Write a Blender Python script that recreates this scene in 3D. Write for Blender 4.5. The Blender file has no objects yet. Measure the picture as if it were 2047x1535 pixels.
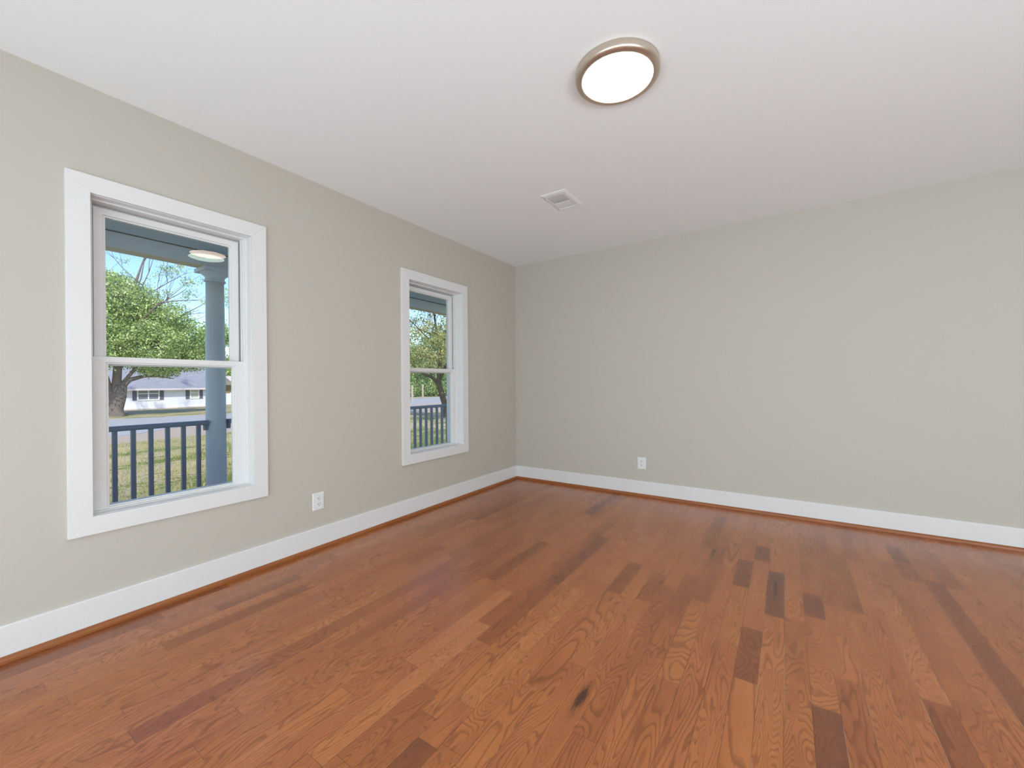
import bpy, bmesh, math, random
import numpy as np
from mathutils import Vector, Matrix

scene = bpy.context.scene
col = scene.collection
PI = math.pi
H = 2.44                     # ceiling height

# ------------------------------------------------------------------ camera
cd = bpy.data.cameras.new('camera'); cam = bpy.data.objects.new('camera', cd); col.objects.link(cam)
cd.sensor_width = 36.0; cd.sensor_fit = 'HORIZONTAL'; cd.lens = 820.8215 * 36 / 2047
cd.clip_start = 0.02; cd.clip_end = 600
yaw, pitch, roll = 0.5885, -0.0016, -0.0075
F = Vector((-math.sin(yaw) * math.cos(pitch), math.cos(yaw) * math.cos(pitch), math.sin(pitch)))
R = F.cross(Vector((0, 0, 1))).normalized(); U = R.cross(F)
R2 = R * math.cos(roll) + U * math.sin(roll); U2 = -R * math.sin(roll) + U * math.cos(roll)
mw = Matrix((R2, U2, -F)).transposed().to_4x4(); mw.translation = Vector((2.5976, -3.9708, 1.0931))
cam.matrix_world = mw
scene.camera = cam

# ------------------------------------------------------------------ world, sun, added fill lights, exposure
vs = scene.view_settings
vs.view_transform = 'Standard'; vs.look = 'None'; vs.gamma = 1.0; vs.exposure = 0.0; vs.use_curve_mapping = False
w = bpy.data.worlds.new('world'); scene.world = w; w.use_nodes = True
nt = w.node_tree; bg = nt.nodes['Background']
sky = nt.nodes.new('ShaderNodeTexSky'); sky.sky_type = 'NISHITA'
sky.sun_disc = False; sky.sun_elevation = math.radians(48); sky.sun_rotation = math.radians(120)
sky.altitude = 100; sky.air_density = 1.0; sky.dust_density = 0.6; sky.ozone_density = 1.5
hs_ = nt.nodes.new('ShaderNodeHueSaturation'); hs_.inputs['Saturation'].default_value = 1.25; hs_.inputs['Hue'].default_value = 0.512
nt.links.new(sky.outputs['Color'], hs_.inputs['Color']); nt.links.new(hs_.outputs['Color'], bg.inputs['Color']); bg.inputs['Strength'].default_value = 0.31

def sun_light(d, strength, color):
    l = bpy.data.lights.new('sun', 'SUN'); l.energy = strength; l.angle = math.radians(0.6); l.color = color
    o = bpy.data.objects.new('sun', l); col.objects.link(o)
    o.rotation_euler = Vector(d).to_track_quat('-Z', 'Y').to_euler(); return o
sun_light((-0.85, 0.42, -1.0), 4.2, (1.0, 0.955, 0.87))

def area(name, loc, d, sx, sy, power, color):
    l = bpy.data.lights.new(name, 'AREA'); l.shape = 'RECTANGLE'; l.size = sx; l.size_y = sy
    l.energy = power; l.color = color
    o = bpy.data.objects.new(name, l); col.objects.link(o); o.location = loc
    o.rotation_euler = Vector(d).to_track_quat('-Z', 'Y').to_euler(); return o
FILL_TINT = (0.710, 0.895, 1.0)  # four added fill lights out of view
area('rear_fill', (2.9, -5.5, 0.80), (0, 1, 0.26), 4.6, 1.4, 118, FILL_TINT)
area('rear_up_fill', (3.2, -4.9, 0.12), (0, 0.25, 1), 3.8, 1.0, 10, FILL_TINT)
area('side_fill', (5.75, -3.95, 0.6), (-1, 0.6, 0.40), 2.7, 1.0, 95, FILL_TINT)
area('side_up_fill', (4.9, -3.9, 0.1), (-0.2, 0.4, 1), 1.6, 2.4, 40, FILL_TINT)

# ------------------------------------------------------------------ helpers
def tag(o, label=None, cat=None, group=None, kind=None):
    if label: o['label'] = label
    if cat: o['category'] = cat
    if group: o['group'] = group
    if kind: o['kind'] = kind
    return o

def empty(name, loc=(0, 0, 0)):
    o = bpy.data.objects.new(name, None); col.objects.link(o); o.location = loc
    o.empty_display_size = 0.1; return o

class MB:
    def __init__(s): s.v = []; s.f = []; s.m = []
    def add(s, vs_, fs, mi=0):
        n = len(s.v); s.v += [tuple(q) for q in vs_]
        s.f += [tuple(i + n for i in f) for f in fs]; s.m += [mi] * len(fs); return s
    def box(s, x0, x1, y0, y1, z0, z1, mi=0):
        return s.add([(x0,y0,z0),(x1,y0,z0),(x1,y1,z0),(x0,y1,z0),(x0,y0,z1),(x1,y0,z1),(x1,y1,z1),(x0,y1,z1)],
                     [(0,3,2,1),(4,5,6,7),(0,1,5,4),(1,2,6,5),(2,3,7,6),(3,0,4,7)], mi)
    def loft(s, rings, closed=True, caps=True, mi=0):
        n = len(rings[0]); b = len(s.v)
        for r in rings: s.v += [tuple(q) for q in r]
        for i in range(len(rings) - 1):
            for j in range(n if closed else n - 1):
                k = (j + 1) % n
                s.f.append((b+i*n+j, b+i*n+k, b+(i+1)*n+k, b+(i+1)*n+j)); s.m.append(mi)
        if caps:
            s.f.append(tuple(b + j for j in range(n))[::-1]); s.m.append(mi)
            s.f.append(tuple(b + (len(rings)-1)*n + j for j in range(n))); s.m.append(mi)
        return s
    def lathe(s, prof, cx, cy, n=64, mi=0):
        return s.loft([[(cx + r*math.cos(2*PI*j/n), cy + r*math.sin(2*PI*j/n), z) for j in range(n)] for r, z in prof], mi=mi)
    def tube(s, pts, rad, n=7, mi=0):
        rings = []
        for i, p in enumerate(pts):
            p = Vector(p); a = Vector(pts[max(i-1, 0)]); c = Vector(pts[min(i+1, len(pts)-1)])
            t = (c - a).normalized(); u = t.cross(Vector((0.31, 0.9, 0.2))).normalized(); v = t.cross(u)
            rings.append([p + (u*math.cos(2*PI*j/n) + v*math.sin(2*PI*j/n))*rad[i] for j in range(n)])
        return s.loft(rings, mi=mi)
    def build(s, name, mats, parent=None, bevel=0, smooth=False, seg=2):
        me = bpy.data.meshes.new(name); me.from_pydata(s.v, [], s.f)
        if not isinstance(mats, (list, tuple)): mats = [mats]
        for m in mats: me.materials.append(m)
        me.polygons.foreach_set('material_index', s.m)
        bm = bmesh.new(); bm.from_mesh(me); bmesh.ops.recalc_face_normals(bm, faces=bm.faces); bm.to_mesh(me); bm.free()
        if smooth: me.polygons.foreach_set('use_smooth', [True]*len(me.polygons))
        o = bpy.data.objects.new(name, me); col.objects.link(o)
        if parent is not None: o.parent = parent; o.matrix_parent_inverse = parent.matrix_world.inverted() if False else Matrix.Translation(-parent.location)
        if bevel:
            b = o.modifiers.new('bevel', 'BEVEL'); b.width = bevel; b.segments = seg; b.limit_method = 'ANGLE'; b.angle_limit = math.radians(35)
        if smooth:
            pass
        return o

def copy_tree(o, parent=None):
    c = o.copy(); col.objects.link(c)
    if parent is not None: c.parent = parent
    for ch in list(o.children): copy_tree(ch, c)
    return c

# ------------------------------------------------------------------ materials
def lin(r, g, b):
    f = lambda c: (c/255/12.92) if c/255 <= 0.04045 else ((c/255 + 0.055)/1.055)**2.4
    return (f(r), f(g), f(b), 1)

class NT:
    """small wrapper to write node graphs compactly"""
    def __init__(s, name):
        s.m = bpy.data.materials.new(name); s.m.use_nodes = True; s.t = s.m.node_tree
        s.p = s.t.nodes['Principled BSDF']
    def n(s, typ, **kw):
        x = s.t.nodes.new(typ)
        for k, v in kw.items(): setattr(x, k, v)
        return x
    def set(s, node, key, val):
        inp = node.inputs[key]
        if isinstance(val, bpy.types.NodeSocket): s.t.links.new(val, inp)
        elif val is not None: inp.default_value = val
    def math(s, op, a, b=None, c=None, clamp=False):
        x = s.n('ShaderNodeMath', operation=op, use_clamp=clamp)
        for i, v in enumerate((a, b, c)):
            if v is not None: s.set(x, i, v)
        return x.outputs[0]
    def vmath(s, op, a, b=None):
        x = s.n('ShaderNodeVectorMath', operation=op)
        s.set(x, 0, a)
        if b is not None: s.set(x, 1, b)
        return x.outputs[0]
    def comb(s, x, y, z=0.0):
        q = s.n('ShaderNodeCombineXYZ'); s.set(q, 0, x); s.set(q, 1, y); s.set(q, 2, z); return q.outputs[0]
    def sep(s, v):
        q = s.n('ShaderNodeSeparateXYZ'); s.set(q, 0, v); return q.outputs
    def noise(s, vec, scale, detail=2, rough=0.5, dist=0.0, col_=False):
        q = s.n('ShaderNodeTexNoise'); s.set(q, 'Vector', vec); s.set(q, 'Scale', scale); s.set(q, 'Detail', detail)
        s.set(q, 'Roughness', rough); s.set(q, 'Distortion', dist); return q.outputs['Color' if col_ else 'Fac']
    def mix(s, f, a, b, mode='MIX'):
        q = s.n('ShaderNodeMix', data_type='RGBA', blend_type=mode)
        s.set(q, 0, f); s.set(q, 6, a); s.set(q, 7, b); return q.outputs[2]
    def maprange(s, v, a, b, c=0.0, d=1.0, smooth=False):
        q = s.n('ShaderNodeMapRange'); q.interpolation_type = 'SMOOTHSTEP' if smooth else 'LINEAR'
        for i, k in enumerate((v, a, b, c, d)): s.set(q, i, k)
        return q.outputs[0]
    def pos(s): return s.n('ShaderNodeNewGeometry').outputs['Position']
    def attr(s, name, typ='GEOMETRY'):
        return s.n('ShaderNodeAttribute', attribute_name=name)
    def bump(s, h, strength=0.2, dist=0.01):
        q = s.n('ShaderNodeBump'); s.set(q, 'Height', h); s.set(q, 'Strength', strength); s.set(q, 'Distance', dist)
        s.set(s.p, 'Normal', q.outputs[0]); return q
    def base(s, c): s.set(s.p, 'Base Color', c)
    def rough(s, v): s.set(s.p, 'Roughness', v)

def simple(name, color, rough=0.5, metal=0.0, var=0.03, scale=20, spec=0.5, bump=0.0, bscale=400):
    t = NT(name); t.rough(rough); t.set(t.p, 'Metallic', metal); t.set(t.p, 'Specular IOR Level', spec)
    nz = t.noise(t.pos(), scale, 3)
    a = tuple(c*(1-var) for c in color[:3]) + (1,); b = tuple(min(1, c*(1+var)) for c in color[:3]) + (1,)
    t.base(t.mix(nz, a, b))
    if bump: t.bump(t.noise(t.pos(), bscale, 2), bump, 0.001)
    return t.m

M = {}
M['wall'] = simple('wall_paint_greige', (0.568, 0.515, 0.448), 0.62, var=0.012, scale=1.5, spec=0.25, bump=0.06, bscale=500)
M['ceiling'] = simple('ceiling_paint_white', (0.93, 0.93, 0.935), 0.8, var=0.008, scale=1.2, spec=0.2, bump=0.04, bscale=300)
M['trim'] = simple('trim_paint_white', (0.79, 0.765, 0.755), 0.35, var=0.01, scale=6, spec=0.4)
M['vinyl'] = simple('window_vinyl_white', (0.79, 0.765, 0.755), 0.32, var=0.008, scale=9, spec=0.45)
M['plastic'] = simple('outlet_plastic_white', (0.80, 0.80, 0.79), 0.3, var=0.01, spec=0.5)
M['slot'] = simple('outlet_slot_dark', (0.12, 0.115, 0.11), 0.6)
M['vent_white'] = simple('vent_enamel_white', (0.88, 0.88, 0.88), 0.45, var=0.01)
M['vent_dark'] = simple('vent_duct_grey', (0.66, 0.66, 0.65), 0.7)
M['siding_ext'] = simple('house_wall_outside', (0.72, 0.74, 0.77), 0.6)
M['porch_blue'] = simple('porch_paint_slate_blue', (0.21, 0.26, 0.33), 0.45, var=0.06, scale=7)
M['porch_blue_light'] = simple('porch_paint_grey_blue', (0.75, 0.78, 0.80), 0.5, var=0.05, scale=5)
M['bounce_tan'] = simple('beam_bounce_tan', (0.85, 0.66, 0.42), 0.6, var=0.1, scale=8)  # warm ground bounce on the beam underside, put into the colour
M['seam'] = simple('dark_gap', (0.012, 0.018, 0.022), 0.8)
M['deck'] = simple('porch_deck_grey', (0.55, 0.55, 0.56), 0.6, var=0.08)
M['roofing'] = simple('roof_plain_grey', (0.25, 0.25, 0.27), 0.85, var=0.1)
M['bark'] = simple('bark_grey_brown', (0.17, 0.14, 0.125), 0.9, var=0.45, scale=5, spec=0.1)
M['bark_dark'] = simple('bark_dark_brown', (0.085, 0.07, 0.045), 0.9, var=0.4, scale=7, spec=0.1)
M['post_wood'] = simple('weathered_post_wood', (0.45, 0.38, 0.28), 0.85, var=0.1)
M['shutter'] = simple('shutter_slate_purple', (0.11, 0.10, 0.15), 0.6)
M['sash_white'] = simple('far_window_white', (0.80, 0.79, 0.77), 0.5)
M['far_pane'] = simple('far_window_dark_pane', (0.16, 0.18, 0.24), 0.15)
M['far_blind'] = simple('far_window_blind', (0.52, 0.50, 0.42), 0.5)
M['brick'] = simple('chimney_brick', (0.20, 0.09, 0.07), 0.9, var=0.25, scale=8)
M['tan_siding'] = simple('tan_siding', (0.60, 0.44, 0.25), 0.7)
M['pink_roof'] = simple('pale_shingle', (0.62, 0.55, 0.56), 0.9)
M['white_siding'] = simple('white_boards', (0.70, 0.73, 0.80), 0.6)

# brushed nickel of the ceiling light
t = NT('brushed_nickel_warm'); t.base((0.62, 0.53, 0.44, 1)); t.set(t.p, 'Metallic', 0.85); t.rough(0.33)
g = t.noise(t.vmath('MULTIPLY', t.pos(), (5, 5, 400)), 1.0, 2); t.rough(t.maprange(g, 0, 1, 0.27, 0.42)); M['nickel'] = t.m
# lit diffuser
t = NT('lit_diffuser'); t.base((0.9, 0.9, 0.88, 1)); t.set(t.p, 'Emission Color', (1.0, 0.97, 0.92, 1)); t.set(t.p, 'Emission Strength', 15.0); M['diffuser'] = t.m

def glass(name, tint, gloss):
    m = bpy.data.materials.new(name); m.use_nodes = True; n = m.node_tree; n.nodes.clear()
    out = n.nodes.new('ShaderNodeOutputMaterial'); mx = n.nodes.new('ShaderNodeMixShader')
    tr = n.nodes.new('ShaderNodeBsdfTransparent'); gl = n.nodes.new('ShaderNodeBsdfGlossy'); fr = n.nodes.new('ShaderNodeFresnel')
    # same reflectance on both faces of the thin pane
    ge = n.nodes.new('ShaderNodeNewGeometry'); mr = n.nodes.new('ShaderNodeMapRange'); mr.inputs[3].default_value = 1.45; mr.inputs[4].default_value = 1/1.45
    n.links.new(ge.outputs['Backfacing'], mr.inputs[0]); n.links.new(mr.outputs[0], fr.inputs['IOR'])
    tr.inputs['Color'].default_value = tint; gl.inputs['Color'].default_value = gloss
    gl.inputs['Roughness'].default_value = 0.0
    ar = n.nodes.new('ShaderNodeMath'); ar.operation = 'MULTIPLY'; ar.inputs[1].default_value = 0.55   # coated glass
    n.links.new(fr.outputs[0], ar.inputs[0]); n.links.new(ar.outputs[0], mx.inputs[0]); n.links.new(tr.outputs[0], mx.inputs[1]); n.links.new(gl.outputs[0], mx.inputs[2])
    n.links.new(mx.outputs[0], out.inputs[0]); return m
M['glass_in'] = glass('window_glass_inner', (0.985, 0.99, 0.985, 1), (1.0, 0.80, 0.70, 1))
M['glass_out'] = glass('window_glass_outer', (0.985, 0.99, 0.985, 1), (0.72, 0.95, 0.82, 1))

# stained moulding
t = NT('stained_wood_moulding')
P = t.pos(); g = t.noise(t.vmath('MULTIPLY', P, (3, 3, 90)), 1.0, 3)
t.base(t.mix(g, (0.21, 0.058, 0.014, 1), (0.44, 0.145, 0.040, 1))); t.rough(0.35); M['shoe'] = t.m

# ---- oak floor: every board carries tone / seed / gap attributes, the grain is procedural
t = NT('oak_floor_boards')
uv = t.n('ShaderNodeUVMap', uv_map='board').outputs[0]; uvs = t.sep(uv)       # x across (m), y along (m)
uv2 = t.n('ShaderNodeUVMap', uv_map='size').outputs[0]; sz = t.sep(uv2)       # board width, length
at = t.attr('board_data'); ac = t.n('ShaderNodeSeparateColor'); t.set(ac, 0, at.outputs['Color'])
tone, seed, gap = ac.outputs[0], ac.outputs[1], ac.outputs[2]
off = t.comb(t.math('MULTIPLY', seed, 97.0), t.math('MULTIPLY', seed, 391.0), t.math('MULTIPLY', seed, 13.0))
P = t.pos(); ps = t.sep(P)
# knots: local fields that darken and bend the grain around them
knots = [(1.975, -2.44, .012, .13, .55), (2.0, -2.66, .02, .10, 1.0), (2.205, -1.08, .018, .16, .8), (2.21, -1.55, .012, .22, .45),
         (2.545, -1.42, .014, .22, .8), (2.38, -2.62, .010, .10, .5), (2.705, -1.60, .03, .16, .35), (3.245, -1.66, .025, .40, .38),
         (1.70, -3.17, .03, .10, .5), (1.44, -2.49, .012, .03, .5), (2.60, -2.32, .008, .04, .7), (3.03, -2.38, .018, .14, .5), (0.11, -3.6, .02, .3, .5), (1.55, -1.30, .02, .12, .5)]
ksum = None
for kx, ky, a, b, s_ in knots:
    dx = t.math('DIVIDE', t.math('SUBTRACT', ps[0], kx), a); dy = t.math('DIVIDE', t.math('SUBTRACT', ps[1], ky), b)
    r2 = t.math('ADD', t.math('MULTIPLY', dx, dx), t.math('MULTIPLY', dy, dy))
    e = t.math('MULTIPLY', t.math('DIVIDE', 1.0, t.math('ADD', 1.0, r2)), s_)
    ksum = e if ksum is None else t.math('MAXIMUM', ksum, e)
stretch = t.math('ADD', 0.55, t.math('MULTIPLY', t.math('FRACT', t.math('MULTIPLY', seed, 7.13)), 1.1))
gv = t.vmath('ADD', t.comb(t.math('MULTIPLY', uvs[0], t.math('ADD', 7.0, t.math('MULTIPLY', t.math('FRACT', t.math('MULTIPLY', seed, 17.3)), 16.0))), t.math('MULTIPLY', uvs[1], t.math('MULTIPLY', stretch, 2.2)), 0.0), off)
warp = t.noise(t.vmath('ADD', t.comb(t.math('MULTIPLY', uvs[0], 60.0), t.math('MULTIPLY', uvs[1], 14.0), 0.0), off), 1.0, 3)
fld = t.math('ADD', t.noise(gv, 1.0, 1.0, 0.4), t.math('MULTIPLY', warp, 0.035))
fld = t.math('ADD', fld, t.math('MULTIPLY', ksum, 0.55))
fr_ = t.math('FRACT', t.math('MULTIPLY', fld, t.math('ADD', 14.0, t.math('MULTIPLY', t.math('FRACT', t.math('MULTIPLY', seed, 5.1)), 18.0))))                                     # growth rings as contour lines
ring = t.math('MULTIPLY', t.maprange(fr_, 0.50, 0.90, 0, 1, True), t.maprange(fr_, 0.90, 1.0, 1, 0))
pore = t.noise(t.comb(t.math('MULTIPLY', ps[0], 900.0), t.math('MULTIPLY', ps[1], 45.0), 0.0), 1.0, 3, 0.65)
pore = t.maprange(pore, 0.50, 0.72, 0, 1)
lines = t.math('MULTIPLY', ring, t.math('ADD', 0.60, t.math('MULTIPLY', pore, 0.6)), clamp=True)
patch = t.noise(t.vmath('ADD', t.comb(t.math('MULTIPLY', uvs[0], 9.0), t.math('MULTIPLY', uvs[1], 2.2), 3.0), off), 1.0, 3)
c_lo = (0.31, 0.088, 0.029, 1); c_mid = (0.48, 0.152, 0.050, 1); c_hi = (0.62, 0.225, 0.082, 1)
tone2 = t.math('ADD', t.math('MULTIPLY', tone, 0.8), t.math('MULTIPLY', t.math('SUBTRACT', patch, 0.4), 0.55))
rampn = t.n('ShaderNodeValToRGB'); t.set(rampn, 0, tone2); cr = rampn.color_ramp
cr.elements[0].position = 0.0; cr.elements[0].color = (0.20, 0.068, 0.038, 1)
cr.elements[1].position = 1.0; cr.elements[1].color = c_hi
for pz, cz in ((0.22, c_lo), (0.5, c_mid)): q = cr.elements.new(pz); q.color = cz
hue = t.math('FRACT', t.math('MULTIPLY', seed, 3.77))
c0 = t.mix(t.math('MULTIPLY', hue, 0.35), rampn.outputs[0], t.mix(1.0, rampn.outputs[0], (1.0, 1.12, 0.85, 1), 'MULTIPLY'))
c1 = t.mix(t.math('MULTIPLY', lines, 0.72), c0, (0.13, 0.032, 0.010, 1))
c1 = t.mix(t.math('MULTIPLY', pore, 0.14), c1, (0.10, 0.028, 0.010, 1))
kn_ = t.noise(t.comb(t.math('MULTIPLY', ps[0], 160.0), t.math('MULTIPLY', ps[1], 16.0), 0.0), 1.0, 4, 0.75)
kd = t.maprange(t.math('MULTIPLY', ksum, t.math('ADD', 0.05, t.math('MULTIPLY', kn_, 1.7))), 0.34, 0.85, 0, 0.85, True)
c2 = t.mix(kd, c1, (0.030, 0.012, 0.008, 1))
ex = t.math('MINIMUM', uvs[0], t.math('SUBTRACT', sz[0], uvs[0])); ey = t.math('MINIMUM', uvs[1], t.math('SUBTRACT', sz[1], uvs[1]))
edge = t.math('MINIMUM', ex, ey)
em = t.maprange(edge, 0.0003, 0.0013, 1, 0)
lg = t.math('MULTIPLY', t.maprange(uvs[0], 0.0004, 0.0016, 1, 0), t.math('GREATER_THAN', gap, 0.78))
lg = t.math('MULTIPLY', lg, t.maprange(t.noise(t.comb(0.0, t.math('MULTIPLY', ps[1], 3.0), t.math('MULTIPLY', seed, 50.0)), 1.0, 2), 0.42, 0.52, 0, 1))
c3 = t.mix(t.math('MULTIPLY', em, 0.62), c2, (0.06, 0.018, 0.008, 1)); c3 = t.mix(t.math('MULTIPLY', lg, 0.85), c3, (0.70, 0.47, 0.28, 1))
t.base(c3)
t.rough(t.math('ADD', 0.27, t.math('MULTIPLY', lines, 0.10)))
t.set(t.p, 'Coat Weight', 0.15); t.set(t.p, 'Coat Roughness', 0.16); t.set(t.p, 'IOR', 1.5); t.set(t.p, 'Specular IOR Level', 0.5)
hgt = t.math('SUBTRACT', t.math('MULTIPLY', t.noise(t.comb(t.math('MULTIPLY', uvs[0], 10.0), t.math('MULTIPLY', uvs[1], 3.0), t.math('MULTIPLY', seed, 77.0)), 1.0, 1), 0.30),
             t.math('ADD', t.math('MULTIPLY', lines, 0.10), t.math('MULTIPLY', em, 0.8)))
t.bump(hgt, 0.22, 0.0015); M['floor'] = t.m

# ------------------------------------------------------------------ room shell
W = 0.0784
fixed = {32: [(-1.71, -1.18, .02)], 30: [(-1.473, -1.095, .12)], 34: [(-1.62, -1.38, .12), (-2.72, -2.26, .0)],
         31: [(-2.255, -1.88, .22), (-1.05, -.8, .1)], 35: [(-2.06, -1.45, .62), (-3.0, -2.06, .42)], 37: [(-2.15, -1.375, .55), (-1.375, -.75, .7)],
         38: [(-2.7, -2.022, .25), (-2.022, -1.2, .75)], 17: [(-2.859, -2.19, 1.0)], 20: [(-3.6, -3.0, .3), (-3.0, -1.742, .55)],
         21: [(-3.40, -3.08, .10), (-2.9, -1.964, .85)], 15: [(-2.137, -1.5, .25), (-2.9, -2.137, .62)], 18: [(-2.49, -1.8, .45), (-3.3, -2.49, .9)],
         19: [(-1.985, -1.2, .55), (-2.6, -1.985, .32)], 23: [(-1.905, -1.5, .22), (-2.7, -1.905, .55)], 25: [(-3.1, -1.9, .58)],
         1: [(-3.9, -3.275, .22), (-3.275, -2.4, .55)], 3: [(-3.105, -2.7, .2), (-3.9, -3.105, .55)], 5: [(-3.355, -2.75, .30), (-4.2, -3.355, .75)],
         9: [(-3.555, -2.6, .5)], 11: [(-3.57, -2.9, .35), (-4.3, -3.57, .5)], 33: [(-3.0, -1.7, .5)], 28: [(-1.75, -.95, .35)], 27: [(-3.3, -2.3, .52)], 41: [(-2.1, -1.25, .2)]}
rnd = random.Random(11)
RX0, RX1, RY0, RY1 = 0.0, 5.90, -5.6, 0.0
verts, faces, uvb, uvz, colr = [], [], [], [], []
r = 0
while r * W < RX1:
    x0, x1 = r*W - 0.002, (r+1)*W - 0.002
    fx = sorted(fixed.get(r, [])); segs = []; y = RY0 - rnd.random()*0.5
    for a, b, tn in fx + [(0.02, 0.02, None)]:
        while y < a - 1e-6:
            L = rnd.choice((.35, .5, .65, .8, .95, 1.15)) * (0.85 + .3*rnd.random())
            e = a if (a - y - L) < 0.28 else y + L
            segs.append((y, min(e, a), min(1, max(0.05, rnd.gauss(.56, .12))))); y = min(e, a)
        if tn is not None: segs.append((a, b, tn)); y = b
    gp = rnd.random() if x0 > 2.0 else rnd.random()*0.80
    if r in (33, 35, 37, 38): gp = 0.95
    for a, b, tn in segs:
        if rnd.random() < .04 and tn > .3: tn = rnd.random()*.2 + .12
        b0 = min(b, 0.02); n = len(verts)
        verts += [(max(x0, 0), a, 0), (x1, a, 0), (x1, b0, 0), (max(x0, 0), b0, 0)]; faces.append((n, n+1, n+2, n+3))
        uvb += [(0, 0), (W, 0), (W, b0-a), (0, b0-a)]; uvz += [(W, b-a)]*4; colr += [(tn, rnd.random(), gp, 1)]*4
    r += 1
nb = len(faces); n = len(verts)
xe = r*W
verts += [(0, RY0-.5, -.004), (xe, RY0-.5, -.004), (xe, .02, -.004), (0, .02, -.004), (0, RY0-.5, -.15), (xe, RY0-.5, -.15), (xe, .02, -.15), (0, .02, -.15)]
for f in [(4, 7, 6, 5), (0, 1, 5, 4), (1, 2, 6, 5), (2, 3, 7, 6), (3, 0, 4, 7)]:
    faces.append(tuple(n+i for i in f)); uvb += [(0.03, 0.1)]*4; uvz += [(W, 1)]*4; colr += [(.5, .5, 0, 1)]*4
me = bpy.data.meshes.new('floor'); me.from_pydata(verts, [], faces)
l1 = me.uv_layers.new(name='board'); l1.data.foreach_set('uv', [c for q in uvb for c in q])
l2 = me.uv_layers.new(name='size'); l2.data.foreach_set('uv', [c for q in uvz for c in q])
ca = me.color_attributes.new('board_data', 'FLOAT_COLOR', 'CORNER'); ca.data.foreach_set('color', [c for q in colr for c in q])
me.materials.append(M['floor'])
o = bpy.data.objects.new('floor', me); col.objects.link(o); tag(o, kind='structure')

WINS = [(-3.1522, 'window_1'), (-1.2857, 'window_2')]
HW, HZ0, HZ1 = 0.352, 0.492, 1.979          # rough opening
def wall_with_holes():
    m = MB(); T = -0.17
    ya, yb = -6.6, 1.6; zs = [-0.15, HZ0, HZ1, 2.62]
    cuts = [ya]
    for c, _ in WINS: cuts += [c-HW, c+HW]
    cuts.append(yb)
    for i in range(len(cuts)-1):
        hole = i % 2 == 1
        for j in range(3):
            if hole and j == 1: continue
            y0, y1, z0, z1 = cuts[i], cuts[i+1], zs[j], zs[j+1]
            m.add([(0,y0,z0),(0,y1,z0),(0,y1,z1),(0,y0,z1)], [(0,1,2,3)], 0)
            m.add([(T,y0,z0),(T,y1,z0),(T,y1,z1),(T,y0,z1)], [(3,2,1,0)], 1)
        if hole:
            y0, y1 = cuts[i], cuts[i+1]
            for a, b in (((y0,HZ0),(y1,HZ0)),((y1,HZ0),(y1,HZ1)),((y1,HZ1),(y0,HZ1)),((y0,HZ1),(y0,HZ0))):
                m.add([(0,a[0],a[1]),(0,b[0],b[1]),(T,b[0],b[1]),(T,a[0],a[1])], [(0,1,2,3)], 0)
    for a, b in (((ya,-.15),(yb,-.15)),((yb,-.15),(yb,2.62)),((yb,2.62),(ya,2.62)),((ya,2.62),(ya,-.15))):
        m.add([(0,a[0],a[1]),(0,b[0],b[1]),(T,b[0],b[1]),(T,a[0],a[1])], [(0,1,2,3)], 1)
    me = bpy.data.meshes.new('wall_left'); me.from_pydata(m.v, [], m.f)
    me.materials.append(M['wall']); me.materials.append(M['siding_ext']); me.polygons.foreach_set('material_index', m.m)
    bm = bmesh.new(); bm.from_mesh(me); bmesh.ops.remove_doubles(bm, verts=bm.verts, dist=1e-5); bmesh.ops.recalc_face_normals(bm, faces=bm.faces); bm.to_mesh(me); bm.free()
    o = bpy.data.objects.new('wall_left', me); col.objects.link(o); return o
tag(wall_with_holes(), kind='structure')
tag(MB().box(0, 6.02, 0, 0.15, -0.15, 2.62).build('wall_back', M['wall']), kind='structure')
tag(MB().box(5.90, 6.02, -5.72, 0, -0.15, 2.62).build('wall_right', M['wall']), kind='structure')
tag(MB().box(0, 5.90, -5.72, -5.6, -0.15, 2.62).build('wall_rear', M['wall']), kind='structure')
tag(MB().box(0, 5.90, -5.6, 0, H, 2.62).build('ceiling', M['ceiling']), kind='structure')

BH = 0.1474
def profile_run(pts, path, name, mat, bevel=0):
    """sweep the profile (depth from wall, height) along the wall line"""
    m = MB(); rings = []
    for f in path: rings.append([f(d, z) for d, z in pts])
    return m.loft(rings).build(name, mat, bevel=bevel)
bp = [(0, 0.0), (0.0142, 0.0), (0.0142, BH-0.006), (0.0128, BH-0.0015), (0.0105, BH), (0, BH)]
tag(profile_run(bp, [lambda d, z: (d, -5.6, z), lambda d, z: (d, -d, z)], 'baseboard_left', M['trim']), kind='structure')
tag(profile_run(bp, [lambda d, z: (d, -d, z), lambda d, z: (5.90, -d, z)], 'baseboard_back', M['trim']), kind='structure')
sp = [(0.0142, 0.0005), (0.0290, 0.0005)] + [(0.0142+0.0148*math.cos(a), 0.0095+0.017*math.sin(a)) for a in [i*PI/12 for i in range(7)]]
tag(profile_run(sp, [lambda d, z: (d, -5.6, z), lambda d, z: (d, -d, z)], 'trim_1', M['shoe']), kind='structure')
tag(profile_run(sp, [lambda d, z: (d, -d, z), lambda d, z: (5.90, -d, z)], 'trim_2', M['shoe']), kind='structure')

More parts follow.
